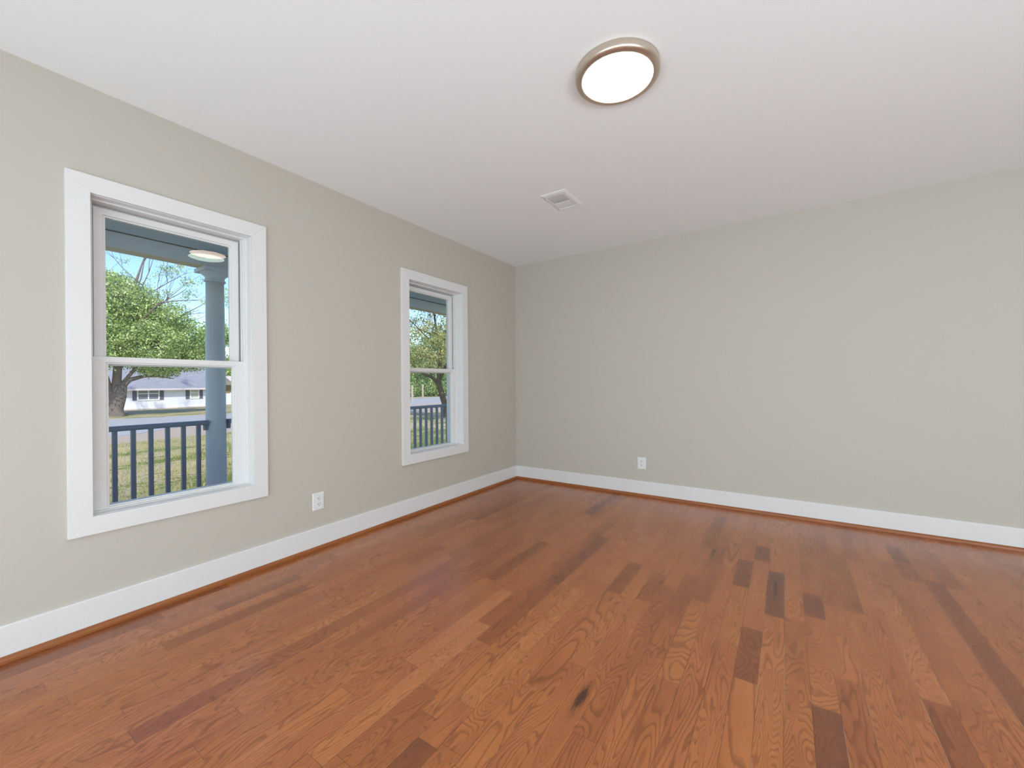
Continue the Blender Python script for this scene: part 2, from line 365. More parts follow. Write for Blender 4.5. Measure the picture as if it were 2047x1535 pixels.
# ------------------------------------------------------------------ windows
ZT, ZB, OW, IW, IZT, IZB = 2.0393, 0.4308, 0.4125, 0.3335, 1.9595, 0.5115
def ring_frame(m, c, yo, zo0, zo1, yi, zi0, zi1, x0, x1, mi=0):
    o = [(c-yo, zo0), (c+yo, zo0), (c+yo, zo1), (c-yo, zo1)]; i = [(c-yi, zi0), (c+yi, zi0), (c+yi, zi1), (c-yi, zi1)]
    for k in range(4):
        a, b, d, e = o[k], o[(k+1) % 4], i[(k+1) % 4], i[k]
        m.add([(x0, *a), (x0, *b), (x0, *d), (x0, *e), (x1, *a), (x1, *b), (x1, *d), (x1, *e)],
              [(0,1,2,3), (4,7,6,5), (0,4,5,1), (1,5,6,2), (2,6,7,3), (3,7,4,0)], mi)
    return m
def ring_clean(m, c, yo, zo0, zo1, yi, zi0, zi1, x0, x1):
    """closed rectangular ring without inner faces"""
    o = [(c-yo, zo0), (c+yo, zo0), (c+yo, zo1), (c-yo, zo1)]; i = [(c-yi, zi0), (c+yi, zi0), (c+yi, zi1), (c-yi, zi1)]
    v = [(x, *q) for x in (x0, x1) for r in (o, i) for q in r]; f = []
    for k in range(4):
        n = (k+1) % 4
        f += [(k, n, 4+n, 4+k), (8+k, 12+k, 12+n, 8+n), (k, 8+k, 8+n, n), (4+k, 4+n, 12+n, 12+k)]
    return m.add(v, f)
def make_window(c, name):
    root = empty(name, (0, c, ZB)); tag(root, kind='structure')
    # four mitred casing boards, each a little eased so the mitres show
    cs = [((c-OW, ZB), (c+OW, ZB), (c+IW, IZB), (c-IW, IZB)), ((c+OW, ZB), (c+OW, ZT), (c+IW, IZT), (c+IW, IZB)),
          ((c+OW, ZT), (c-OW, ZT), (c-IW, IZT), (c+IW, IZT)), ((c-OW, ZT), (c-OW, ZB), (c-IW, IZB), (c-IW, IZT))]
    for q in cs:
        m = MB(); m.add([(0.0, *p) for p in q] + [(0.018, *p) for p in q], [(0,1,2,3), (7,6,5,4), (0,4,5,1), (1,5,6,2), (2,6,7,3), (3,7,4,0)])
        m.build('casing_board', M['trim'], root, bevel=0.0015)
    # jamb extension and the stepped vinyl frame
    m = MB(); ring_clean(m, c, HW, HZ0, HZ1, IW-.002, IZB+.002, IZT-.002, -0.045, 0.0); m.build('jamb', M['trim'], root, bevel=0.0015)
    m = MB(); ring_clean(m, c, HW, HZ0, HZ1, IW-.012, IZB+.006, IZT-.010, -0.17, -0.045)
    ring_clean(m, c, IW-.012, IZB+.006, IZT-.010, .307, IZB+.008, IZT-.022, -0.17, -0.118)
    m.build('window_frame', M['vinyl'], root, bevel=0.0015)
    for s in (-1, 1):    # sash track ribs up both sides, in front of the upper sash
        m = MB(); m.box(-0.084, -0.076, min(c+s*.3215, c+s*.311), max(c+s*.3215, c+s*.311), 1.235, IZT-.010)
        m.box(-0.064, -0.058, min(c+s*.3215, c+s*.316), max(c+s*.3215, c+s*.316), IZB+.006, IZT-.010)
        m.build('sash_track', M['vinyl'], root)
    def sash(nm, z0, z1, gz0, gz1, xf, xb, gy=.262):
        m = MB(); ring_clean(m, c, .3195 if nm == 'lower_sash' else .306, z0, z1, gy+.010, gz0-.006, gz1+.008, xb, xf)
        ring_clean(m, c, gy+.010, gz0-.006, gz1+.008, gy, gz0, gz1, xb, xf-.009)
        s = m.build(nm, M['vinyl'], root, bevel=0.001)
        xm = (xf-.009+xb)/2
        for k, (dx, mt) in enumerate(((+.006, 'glass_in'), (-.006, 'glass_out'))):
            g = MB(); tl = 0.0022*k
            x0, x1 = xm+dx-.0015, xm+dx+.0015
            g.add([(x0+tl,c-gy,gz0),(x1+tl,c-gy,gz0),(x1+tl,c+gy,gz0),(x0+tl,c+gy,gz0),(x0-tl,c-gy,gz1),(x1-tl,c-gy,gz1),(x1-tl,c+gy,gz1),(x0-tl,c+gy,gz1)],
                  [(0,3,2,1),(4,5,6,7),(0,1,5,4),(1,2,6,5),(2,3,7,6),(3,0,4,7)])
            o = g.build('pane', M[mt], s); o.matrix_parent_inverse = Matrix.Translation(-root.location)
        return s
    # build() parents with the root offset; sashes sit under the root, panes under the sash
    sash('lower_sash', IZB+.004, 1.233, .531, 1.199, -0.062, -0.090)
    sash('upper_sash', 1.192, IZT-.022, 1.226, 1.900, -0.092, -0.117)
    return root
for c, nme in WINS:
    make_window(c, nme)
# sub-part offsets: sash objects already carry the inverse of the root, so panes need none of their own
for o in bpy.data.objects:
    if o.name.startswith('pane') and o.parent: o.matrix_parent_inverse = Matrix.Identity(4)

# ------------------------------------------------------------------ ceiling light, vent, outlets
LX, LY = 1.997, -2.236
lamp = empty('ceiling_light', (LX, LY, H)); tag(lamp, 'round flush ceiling light with warm nickel rim and glowing white lens', 'ceiling light')
ring = [(0.1730, H), (0.1775, H-.004), (0.1775, H-.024), (0.1755, H-.031), (0.1700, H-.0365), (0.1620, H-.0395), (0.1530, H-.0400), (0.1480, H-.0385), (0.1476, H-.033), (0.1476, H)]
n = 96; m = MB()
m.loft([[(LX + rr*math.cos(2*PI*j/n), LY + rr*math.sin(2*PI*j/n), z) for j in range(n)] for rr, z in ring + [ring[0]]], caps=False)
m.build('rim', M['nickel'], lamp, smooth=True)
m = MB(); m.lathe([(0.001, H-.030), (0.1475, H-.030), (0.1475, H-.0365), (0.13, H-.0385), (0.07, H-.0400), (0.001, H-.0405)], LX, LY, 96)
m.build('lens', M['diffuser'], lamp, smooth=True)

vx0, vx1, vy0, vy1 = 1.134, 1.330, -1.392, -1.094
vent = empty('ceiling_vent', ((vx0+vx1)/2, (vy0+vy1)/2, H)); tag(vent, 'small white rectangular air vent with one open slot in the ceiling', 'air vent')
m = MB(); ix0, ix1, iy0, iy1 = 1.156, 1.292, -1.345, -1.120
zz = [(vx0, vx1, vy0, vy1, H), (vx0, vx1, vy0, vy1, H-.003), (vx0+.016, vx1-.016, vy0+.016, vy1-.016, H-.0085), (ix0, ix1, iy0, iy1, H-.0085), (ix0, ix1, iy0, iy1, H)]
m.loft([[(a, c_, z), (b, c_, z), (b, d, z), (a, d, z)] for a, b, c_, d, z in zz], caps=False)
m.build('vent_frame', M['vent_white'], vent)
m = MB(); m.box(ix0, ix1, iy0, iy1, H-.0015, H-.0005); m.build('duct_opening', M['vent_dark'], vent)
def vane(y0, y1, z0, z1, mat):
    m = MB(); rings = []
    for i in range(7):
        f = i/6; y = y0 + (y1-y0)*f; z = z0 + (z1-z0)*f - .0022*math.sin(PI*f)
        rings.append([(ix0+.002, y, z), (ix1-.002, y, z), (ix1-.002, y, z+.0008), (ix0+.002, y, z+.0008)])
    return m.loft(rings).build('louvre', mat, vent)
vane(iy0+.004, -1.262, H-.0025, H-.0028, M['vent_dark'])
vane(-1.236, iy1-.002, H-.0085, H-.0050, M['vent_white'])
MB().box(ix0-.004, ix0+.004, -1.33, -1.318, H-.012, H-.0085).build('damper_lever', M['vent_white'], vent)

def outlet(name, cx, cz, wall, label):
    """wall 'L' faces +x, wall 'B' faces -y"""
    root = empty(name, (0.0, cx, cz) if wall == 'L' else (cx, 0.0, cz)); tag(root, label, 'outlet', 'electrical outlets near the baseboards')
    def T(p):                                   # local: u across, d out of wall, z up
        u, d, z = p
        return (d, cx+u, cz+z) if wall == 'L' else (cx+u, -d, cz+z)
    def put(m, nm, mats, bev=0, par=None):
        m.v = [T(p) for p in m.v]; return m.build(nm, mats, root if par is None else par, bevel=bev)
    m = MB(); hw, hh = .0405, .0580
    m.loft([[(-hw, 0, -hh), (hw, 0, -hh), (hw, 0, hh), (-hw, 0, hh)], [(-hw, .003, -hh), (hw, .003, -hh), (hw, .003, hh), (-hw, .003, hh)],
            [(-hw+.005, .0062, -hh+.005), (hw-.005, .0062, -hh+.005), (hw-.005, .0062, hh-.005), (-hw+.005, .0062, hh-.005)]])
    put(m, 'cover_plate', M['plastic'], .0008)
    for s in (1, -1):
        z0 = s*.0195; m = MB(); k = 20
        def outl(r, d): return [(max(-.0165, min(.0165, r*math.cos(2*PI*j/k))), d, z0 + max(-.0135, min(.0135, r*.86*math.sin(2*PI*j/k)))) for j in range(k)]
        m.loft([outl(.0185, .0060), outl(.0185, .0086), outl(.0172, .0092)])
        m.box(-.0085, -.0052, .0091, .0096, z0-.001, z0+.0075, 1); m.box(.0052, .0085, .0091, .0096, z0, z0+.0068, 1)
        m.box(-.0024, .0024, .0091, .0096, z0-.0098, z0-.0050, 1)
        put(m, 'receptacle', [M['plastic'], M['slot']])
    m = MB(); k = 10
    m.loft([[(.0032*math.cos(2*PI*j/k), d, .0032*math.sin(2*PI*j/k)) for j in range(k)] for d in (.006, .0076)])
    put(m, 'screw', M['plastic'])
outlet('electrical_outlet', -2.4165, .318, 'L', 'white electrical outlet on the window wall, between the two windows')
outlet('electrical_outlet', 1.4395, .316, 'B', 'white electrical outlet alone on the long blank wall')

# ------------------------------------------------------------------ porch
tag(MB().box(-2.22, -0.17, -6.6, 1.6, -.25, -.15).build('trim_3', M['deck']), kind='structure')
m = MB()
for i in range(21):                                # beadboard strips running along the porch
    x0 = -0.17 - i*0.0902
    if x0 - .0902 < -2.05: break
    m.box(x0-.0862, x0, -6.6, 1.6, 2.372, 2.40); m.box(x0-.0902, x0-.0862, -6.6, 1.6, 2.376, 2.40)
o = m.build('porch_ceiling', M['porch_blue_light']); tag(o, kind='structure'); o.name = 'trim_4'
beam = empty('porch_beam', (-2.06, -2.5, 2.23)); tag(beam, 'long grey blue beam across the porch columns outside the windows', 'beam')
MB().box(-2.12, -2.0, -6.6, 1.6, 2.238, 2.40).build('beam_face', M['porch_blue_light'], beam)
MB().box(-2.118, -2.0005, -6.59, 1.59, 2.228, 2.2375).build('underside_strip', M['bounce_tan'], beam)['label'] = 'tan underside strip, ground bounce in its colour'
MB().box(-2.0002, -1.994, -6.59, 1.59, 2.366, 2.3725).build('dark_joint', M['seam'], beam)  # near-black strip along the joint of ceiling and beam
tag(MB().box(-2.5, 6.4, -6.9, 1.9, 2.62, 2.74).build('roof', M['roofing']), kind='structure')
tag(MB().box(-2.16, -0.175, -6.6, 1.6, 2.405, 2.615).build('trim_5', M['roofing']), kind='structure')

def column(cy, label):
    root = empty('porch_column', (-2.06, cy, -.15)); tag(root, label, 'column', 'round columns of the porch')
    m = MB(); pr = [(.0850, .02)] + [(.0845 - .0095*((z-.1)/2.0)**1.6, z) for z in [.1+.2*i for i in range(11)]]
    m.lathe(pr, -2.06, cy, 40); m.build('shaft', M['porch_blue_light'], root, smooth=True)
    m = MB(); m.lathe([(.078, 2.1), (.088, 2.104), (.090, 2.112), (.088, 2.12), (.080, 2.124), (.080, 2.145), (.092, 2.160), (.112, 2.178), (.118, 2.186), (.118, 2.192)], -2.06, cy, 40)
    m.box(-2.06-.128, -2.06+.128, cy-.128, cy+.128, 2.192, 2.2275); m.build('capital', M['porch_blue_light'], root)
    m = MB(); m.box(-2.06-.12, -2.06+.12, cy-.12, cy+.12, -.15, -.09); m.lathe([(.115, -.09), (.118, -.07), (.112, -.045), (.095, -.03), (.088, .0), (.086, .02)], -2.06, cy, 40)
    m.build('base', M['porch_blue_light'], root)
column(-2.232, 'round grey blue porch column seen through the larger near window')

def railing(y0, y1, ph, label):
    root = empty('porch_railing', (-2.04, (y0+y1)/2, -.15)); tag(root, label, 'railing', 'railings along the porch')
    x = -2.035
    m = MB(); z1 = .762
    pr = [(x-.042, z1-.030), (x-.030, z1-.043), (x+.030, z1-.043), (x+.042, z1-.030), (x+.043, z1-.012), (x+.034, z1-.003), (x, z1), (x-.034, z1-.003), (x-.043, z1-.012)]
    m.loft([[(a, y, b) for a, b in pr] for y in (y0, y1)]); m.build('top_rail', M['porch_blue'], root)
    m = MB(); m.box(x-.02, x+.02, y0, y1, -.06, -.02); m.build('bottom_rail', M['porch_blue'], root)
    i = math.ceil((y0+.04-ph)/.1170)
    while ph + i*.1170 < y1-.03:
        y = ph + i*.1170
        MB().box(x-.0155, x+.0155, y-.0155, y+.0155, -.03, z1-.040).build('baluster', M['porch_blue'], root, bevel=.002); i += 1
    for y in (y0+.012, y1-.012):
        m = MB(); m.loft([[(x-.025, y-.012, z1-.045), (x+.025, y-.012, z1-.045), (x+.025, y+.012, z1-.045), (x-.025, y+.012, z1-.045)],
                          [(x-.014, y-.012, z1-.095), (x+.014, y-.012, z1-.095), (x+.014, y+.012, z1-.095), (x-.014, y+.012, z1-.095)]])
        m.build('rail_bracket', M['porch_blue'], root)
railing(-5.0, -2.319, -2.9713, 'dark blue porch railing in the larger window, left of the column')
railing(-2.146, 1.5, .3372, 'porch railing right of the column, seen in the narrow far window')
tag(MB().box(-2.12, -2.0, -5.13, -5.0, -.15, 2.228).build('trim_6', M['porch_blue_light']), kind='structure')
tag(MB().box(-2.12, -2.0, 1.5, 1.6, -.15, 2.228).build('trim_7', M['porch_blue_light']), kind='structure')

# ------------------------------------------------------------------ grounds
def gz(x): return -.6 + .0135*x
t = NT('dry_lawn'); P = t.pos(); px = t.sep(P)
n1 = t.noise(t.vmath('MULTIPLY', P, (1.0, .55, 1)), 0.75, 4, 0.6); n2 = t.noise(P, 6.0, 4, 0.7); n3 = t.noise(P, 45.0, 3, 0.7)
f = t.math('ADD', n1, t.math('MULTIPLY', t.math('SUBTRACT', n2, .5), .5))
c = t.mix(t.maprange(f, .47, .58, 0, 1, True), (0.70, 0.55, 0.37, 1), (0.22, 0.26, 0.065, 1))
near = t.maprange(px[0], -7.5, -4.5, 0, 1, True)
c = t.mix(t.math('MULTIPLY', near, .85), c, (0.15, 0.24, 0.055, 1))
far_ = t.maprange(px[0], -60, -35, .75, .0, True)
c = t.mix(t.math('MULTIPLY', t.math('SUBTRACT', 1.0, t.maprange(px[0], -17, -12, 0, 1, True)), .35), c, (0.50, 0.43, 0.24, 1))
c = t.mix(t.maprange(n3, .35, .7, 0, .45), c, t.mix(1.0, c, (.45, .5, .4, 1), 'MULTIPLY')); t.base(c); t.rough(.95); t.set(t.p, 'Specular IOR Level', .1)
t.bump(t.math('ADD', n3, n2), .8, .05); M['lawn'] = t.m
t = NT('asphalt_pale'); P = t.pos(); n2 = t.noise(P, 30, 4, .7); t.base(t.mix(n2, (.33, .32, .31, 1), (.46, .45, .435, 1))); t.rough(.9); M['asphalt'] = t.m
t = NT('gravel_dirt_tan'); P = t.pos(); n2 = t.noise(P, 9, 5, .75); t.base(t.mix(n2, (.34, .26, .18, 1), (.56, .45, .35, 1))); t.rough(.95); t.bump(n2, .6, .03); M['gravel'] = t.m
xs = np.linspace(-170, 14, 93); ys = np.linspace(-90, 190, 141)
gm = MB(); rr = random.Random(3)
gm.v = [(x, y, gz(x) + (rr.random()-.5)*.02) for x in xs for y in ys]
ny = len(ys)
gm.f = [(i*ny+j, (i+1)*ny+j, (i+1)*ny+j+1, i*ny+j+1) for i in range(len(xs)-1) for j in range(ny-1)]; gm.m = [0]*len(gm.f)
tag(gm.build('lawn', M['lawn']), kind='structure')
def ribbon(name, left, right, mat, lift, th):
    m = MB(); rings = [[(*a, gz(a[0])+lift), (*b, gz(b[0])+lift), (*b, gz(b[0])-th), (*a, gz(a[0])-th)] for a, b in zip(left, right)]
    return m.loft(rings).build(name, mat)
near_e = [(-15.5, -30), (-17.2, -2), (-18.9, 1.2), (-20.6, 2.9), (-24.0, 6.0), (-27.0, 14), (-28.6, 27.5), (-27, 40), (-20, 60)]
far_e = [(-36, -30), (-34.6, 1), (-33.0, 4.0), (-32.2, 6.0), (-31.6, 10.0), (-37, 22), (-50, 50.5), (-56, 64), (-60, 90)]
tag(ribbon('road', near_e, far_e, M['asphalt'], .05, .1), kind='structure')
sh_in = [(-14.0, -30), (-15.2, -2), (-15.6, .5), (-15.9, 2.5), (-16.6, 6), (-17.6, 10), (-17.8, 16), (-15, 24), (-8, 40)]
tag(ribbon('gravel_shoulder', sh_in, near_e, M['gravel'], .035, .1), kind='structure')

# grass blades on the near lawn
rg = np.random.default_rng(5)
def mesh_np(name, V, Fc, mat, attr=None):
    me = bpy.data.meshes.new(name); k = Fc.shape[1]
    me.vertices.add(len(V)); me.vertices.foreach_set('co', V.astype(np.float32).ravel())
    me.loops.add(Fc.size); me.loops.foreach_set('vertex_index', Fc.astype(np.int32).ravel())
    me.polygons.add(len(Fc)); me.polygons.foreach_set('loop_start', np.arange(0, Fc.size, k, dtype=np.int32)); me.polygons.foreach_set('loop_total', np.full(len(Fc), k, dtype=np.int32))
    if attr is not None:
        a = me.attributes.new('tint', 'FLOAT', 'FACE'); a.data.foreach_set('value', attr.astype(np.float32))
    me.update(); me.validate(); me.materials.append(mat); return me
def leaf_mat(name, stops, trans=.25):
    t = NT(name); a = t.attr('tint'); rp = t.n('ShaderNodeValToRGB'); t.set(rp, 0, a.outputs['Fac']); c = rp.color_ramp
    c.elements[0].color = stops[0]; c.elements[1].color = stops[-1]
    for i, s in enumerate(stops[1:-1]): e = c.elements.new((i+1)/(len(stops)-1)); e.color = s
    t.base(rp.outputs[0]); t.rough(.6); t.set(t.p, 'Specular IOR Level', .25)
    tr = t.n('ShaderNodeBsdfTranslucent'); t.set(tr, 'Color', rp.outputs[0]); mx = t.n('ShaderNodeMixShader'); t.set(mx, 0, trans)
    t.set(mx, 1, t.p.outputs[0]); t.set(mx, 2, tr.outputs[0]); t.t.links.new(mx.outputs[0], t.t.nodes['Material Output'].inputs[0]); return t.m
M['blade'] = leaf_mat('grass_blades', [(.13, .24, .05, 1), (.24, .34, .09, 1), (.50, .47, .20, 1), (.68, .57, .34, 1)])
M['leaf_pale'] = leaf_mat('leaves_pale_green', [(.09, .16, .09, 1), (.33, .47, .14, 1), (.64, .76, .30, 1), (.95, .97, .76, 1)])
M['leaf_mid'] = leaf_mat('leaves_mid_green', [(.08, .18, .09, 1), (.22, .38, .15, 1), (.45, .58, .28, 1), (.72, .78, .55, 1)])
M['leaf_gold'] = leaf_mat('leaves_yellow_green', [(.10, .12, .04, 1), (.32, .34, .10, 1), (.62, .60, .24, 1), (.85, .82, .60, 1)])
NB = 70000
bx = -3.2 - 13.0*rg.random(NB)**1.3; by = np.where(rg.random(NB) < .6, -6 + 9*rg.random(NB), 0 + 17*rg.random(NB))
patchy = np.sin(bx*1.7+by*.9)*np.sin(by*1.3-bx*.6)
hgt = (.03+.05*rg.random(NB))*(1+.3*patchy); an = rg.random(NB)*2*PI; wd = .005+.006*rg.random(NB)
z0 = gz(bx)-.005; dx, dy = np.cos(an), np.sin(an); lean = .05*(rg.random((NB, 2))-.5)
V = np.stack([np.stack([bx-dx*wd, by-dy*wd, z0], 1), np.stack([bx+dx*wd, by+dy*wd, z0], 1), np.stack([bx+lean[:, 0], by+lean[:, 1], z0+hgt], 1)], 1).reshape(-1, 3)
greener = np.clip((bx+8.5)/4.0, 0, 1)
ti = np.clip(.62 - .5*greener*rg.random(NB) + .2*patchy + .22*(rg.random(NB)-.5), 0, 1)
me = mesh_np('grass_blades', V, np.arange(NB*3).reshape(-1, 3), M['blade'], ti)
o = bpy.data.objects.new('grass_blades', me); col.objects.link(o); tag(o, 'short patchy green and straw coloured grass on the lawn beyond the porch', 'grass', kind='stuff')

# ------------------------------------------------------------------ trees
def leaves(blobs, n, size, rs, mat, name='foliage', gain=1.0):
    """blobs: (x, y, z, r, flatten); leaves gather in small sprays on and inside each blob"""
    wts = np.array([b[3]**2 for b in blobs]); wts = wts/wts.sum(); V = []; T = []
    ns = max(1, n//14); bi = rs.choice(len(blobs), ns, p=wts); B_ = np.array([[b[0], b[1], b[2], b[3], b[4]] for b in blobs])[bi]
    d = rs.normal(size=(ns, 3)); d /= np.linalg.norm(d, axis=1)[:, None]
    rad = B_[:, 3]*(.45+.6*rs.random(ns)**.6); cen = B_[:, :3] + d*rad[:, None]*np.stack([np.ones(ns), np.ones(ns), B_[:, 4]], 1)
    cen = np.repeat(cen, 14, 0); k = len(cen)
    c = cen + rs.normal(size=(k, 3))*size*np.array([1.6, 1.6, 1.1])
    a = rs.normal(size=(k, 3)); a /= np.linalg.norm(a, axis=1)[:, None]; b = np.cross(a, rs.normal(size=(k, 3))); b /= np.linalg.norm(b, axis=1)[:, None]
    s = size*(.6+.7*rs.random(k))[:, None]; a = a*s*.62; b = b*s*.42
    V = np.stack([c-a, c+b, c+a, c-b], 1).reshape(-1, 3)
    spr = np.repeat(rs.random(ns), 14); ti = np.clip(.06+.55*spr+.55*(rs.random(k)-.35), 0, 1)*gain
    return mesh_np(name, V, np.arange(k*4).reshape(-1, 4), mat, ti)

def branch_mesh(m, p0, d, length, rad, depth, rs, spread=.6, tips=None):
    pts = [p0]; rads = [rad]; p = Vector(p0); d = Vector(d).normalized(); k = 4
    for i in range(k):
        d = (d + Vector((rs.gauss(0, .13), rs.gauss(0, .13), rs.gauss(.02, .08)))).normalized()
        p = p + d*length/k; pts.append(tuple(p)); rads.append(rad*(1-.55*(i+1)/k))
    m.tube(pts, rads, 8 if rad > .08 else 5)
    if tips is not None: tips.append((pts[-1], rads[-1], depth))
    if depth > 0:
        for _ in range(rs.choice((2, 3, 3))):
            a = pts[rs.choice((2, 3, 4, 4))]
            nd = (d + Vector((rs.gauss(0, spread), rs.gauss(0, spread), rs.gauss(.1, spread*.6)))).normalized()
            branch_mesh(m, a, nd, length*rs.uniform(.55, .8), rads[-1]*rs.uniform(.7, 1.0), depth-1, rs, spread, tips)

def link_child(name, me, parent):
    o = bpy.data.objects.new(name, me); col.objects.link(o); o.parent = parent; return o

# big maple across the road: forked leaning trunk and broad pale crown (coordinates local to its base)
def maple():
    rs = random.Random(21); b0 = Vector((-38.9, 4.92, gz(-38.9)))
    root = empty('maple_tree', b0); tag(root, 'big leaning tree with a forked trunk and broad pale green crown, across the road', 'tree')
    m = MB(); tips = []
    m.tube([(0, .05, -.1), (0, 0, .05), (.05, .08, .6), (.1, .30, 1.5), (.1, .42, 2.3)], [.85, .62, .50, .44, .36], 14)
    m.tube([(-.1, -.1, -.05), (-.1, -.25, .6), (-.1, -.15, 1.5), (-.1, -.35, 2.4), (0, -.55, 3.4)], [.50, .46, .34, .28, .22], 12)
    m.tube([(-.05, -.1, .9), (0, .12, 1.6), (0, .22, 2.6), (0, .30, 4.2), (.1, .45, 6.4), (.1, .85, 8.4), (.0, 1.4, 10.4), (0, 1.85, 12.2)], [.34, .30, .27, .24, .19, .14, .09, .03], 10)
    m.tube([(.1, .35, 2.0), (.1, .9, 2.7), (.0, 1.8, 3.0), (0, 2.7, 3.0), (.2, 3.6, 2.8)], [.22, .17, .12, .07, .03], 8)
    arms = [((.1, .35, 2.2), (.1, .9, 2.2), 5.5, .18), ((0, .3, 4.0), (.1, 1.0, 1.6), 6.0, .15), ((0, .3, 4.4), (-.2, 1.0, 1.0), 6.2, .14),
            ((.1, .5, 6.5), (.1, 1.0, 1.8), 5.6, .11), ((.1, .5, 6.7), (.2, .35, 1.6), 4.6, .09), ((0, -.5, 3.2), (.1, -.7, 1.1), 5.5, .16), ((0, .3, 5.2), (0, -.6, 1.2), 5.0, .12),
            ((0, .3, 4.6), (.8, .5, 1.2), 5.0, .13), ((0, .3, 5.4), (-.9, .3, 1.2), 5.0, .13), ((.1, .8, 8.2), (0, 1.2, 1.3), 4.5, .07)]
    for p, d, L, r_ in arms: branch_mesh(m, p, d, L, r_*.72, 2, rs, .45, tips)
    o = m.build('trunk', M['bark'], None, smooth=True); o.parent = root
    bl = [(0, -2.5, 6.5, 3.2, .9), (0, .0, 8.0, 2.6, .9), (0, 1.2, 8.6, 1.7, .8), (.5, 2.6, 7.4, 2.1, .8), (0, 4.0, 6.2, 2.0, .8), (0, 5.0, 4.9, 1.7, .8), (-1, 1.0, 6.5, 3.0, .8),
          (1.6, 1.6, 5.6, 2.2, .7), (0, -1.5, 9.3, 2.2, .8), (.3, 2.1, 3.6, 1.0, .55), (.2, 3.1, 3.4, .8, .5), (-.2, .9, 4.4, 1.2, .6), (1.5, -2, 4.2, 1.8, .7), (0, 4.2, 4.3, 1.3, .6), (-1, 0.4, 10.0, 1.2, .7)]
    rs2 = np.random.default_rng(4)
    link_child('foliage', leaves(bl, 95000, .115, rs2, M['leaf_pale']), root)
    tb = [(*p, .45, .8) for p, r_, dp in tips if dp == 0]
    link_child('twig_leaves', leaves(tb, 7500, .09, rs2, M['leaf_pale'], 'twig_leaves'), root)
maple()

# crooked tree on the lawn in the narrow far window
def lawn_tree():
    rs = random.Random(8); b0 = Vector((-13.35, 13.1, gz(-13.35)))
    root = empty('lawn_tree', b0); tag(root, 'crooked dark tree with yellow green leaves, nearest one in the narrow far window', 'tree')
    m = MB(); tips = []
    m.tube([(0, 0, -.1), (.03, 0, .1), (.06, 0, .65), (-.18, 0, 1.22), (-.42, 0, 1.8), (-.46, .05, 2.5)], [.26, .19, .17, .165, .15, .12], 12)
    m.tube([(-.30, 0, 1.5), (-.62, 0, 2.0), (-.95, -.05, 2.28), (-1.7, -.1, 2.5), (-2.4, -.1, 3.0)], [.12, .105, .09, .06, .03], 8)
    m.tube([(-.46, .05, 2.4), (-.40, .1, 3.2), (-.60, .1, 4.4), (-.80, .1, 5.6), (-1.1, .1, 7.0)], [.12, .10, .08, .06, .02], 8)
    m.tube([(-.44, .05, 2.1), (-.1, .1, 2.7), (.25, .2, 3.6), (.5, .3, 5.0)], [.11, .09, .06, .03], 8)
    for p, d, L, r_ in [((-.95, -.05, 2.28), (-.8, .1, .9), 3.0, .05), ((-.6, .1, 4.4), (-.9, .2, .8), 2.8, .05), ((-.5, .1, 3.6), (.8, .1, .8), 2.4, .05), ((-.1, .1, 2.7), (1.0, -.45, .45), 3.8, .08), ((-1.7, -.1, 2.5), (-.7, -.1, .6), 2.0, .035), ((-.8, .1, 5.4), (.5, -.3, .9), 2.2, .04), ((-.55, .1, 4.0), (-.3, -.8, .7), 2.4, .05)]:
        branch_mesh(m, p, d, L, r_, 2, rs, .5, tips)
    o = m.build('trunk', M['bark_dark'], None, smooth=True); o.parent = root
    bl = [(-1.4, -.2, 3.3, 1.0, .6), (-2.2, .2, 3.6, 1.0, .6), (-.1, .2, 3.0, .8, .5), (-.6, -.5, 4.6, 1.3, .6), (-1.9, .2, 5.2, 1.2, .6), (.6, .2, 4.6, 1.2, .7), (.4, -.4, 3.3, .7, .5), (-1.0, .1, 6.6, 1.3, .6), (-2.0, .2, 2.75, .6, .4), (2.2, .5, 4.2, 1.7, .6), (2.0, -1.6, 3.8, 1.4, .6), (3.6, 1.5, 4.6, 1.8, .6), (3.9, -2.4, 4.6, 1.5, .6), (3.6, -1.0, 4.2, 1.6, .6)]  # blobs far right of the trunk are out of view, added to shade the lawn
    rs2 = np.random.default_rng(14)
    link_child('foliage', leaves(bl, 17000, .085, rs2, M['leaf_gold']), root)
    link_child('twig_leaves', leaves([(*p, .4, .8) for p, r_, dp in tips if dp == 0], 2600, .07, rs2, M['leaf_mid'], 'twig_leaves'), root)
lawn_tree()

# woodland kinds, one prototype each, copied
def wood_proto(kind, seed, h, rcrown, mat, nleaf, leaf):
    rs = random.Random(seed); root = empty(kind, (0, 0, 0)); m = MB(); tips = []
    pts = [(rs.gauss(0, .12)*i, rs.gauss(0, .12)*i, -.2 + h*.8*i/5) for i in range(6)]
    m.tube(pts, [.30, .26, .22, .17, .11, .04], 9)
    for i in range(9):
        k = rs.choice((1, 2, 3, 4)); a = rs.random()*2*PI
        branch_mesh(m, pts[k], (math.cos(a), math.sin(a), .6), rcrown*rs.uniform(.7, 1.0), .09, 1, rs, .5, tips)
    o = m.build('trunk', M['bark_dark'], None, smooth=True); o.parent = root
    bl = [(rs.gauss(0, rcrown*.42), rs.gauss(0, rcrown*.42), h*rs.uniform(.14, .95), rcrown*rs.uniform(.36, .6), .75) for _ in range(19)]
    link_child('foliage', leaves(bl, nleaf, leaf, np.random.default_rng(seed), mat), root)
    return root
protos = [wood_proto('woodland_tree', 31, 14, 4.6, M['leaf_mid'], 26000, .23), wood_proto('woodland_tree', 32, 12, 4.2, M['leaf_pale'], 24000, .23),
          wood_proto('woodland_tree', 33, 10.5, 4.4, M['leaf_gold'], 22000, .23)]
kn = ['mid green', 'pale green', 'yellow green']
place = []
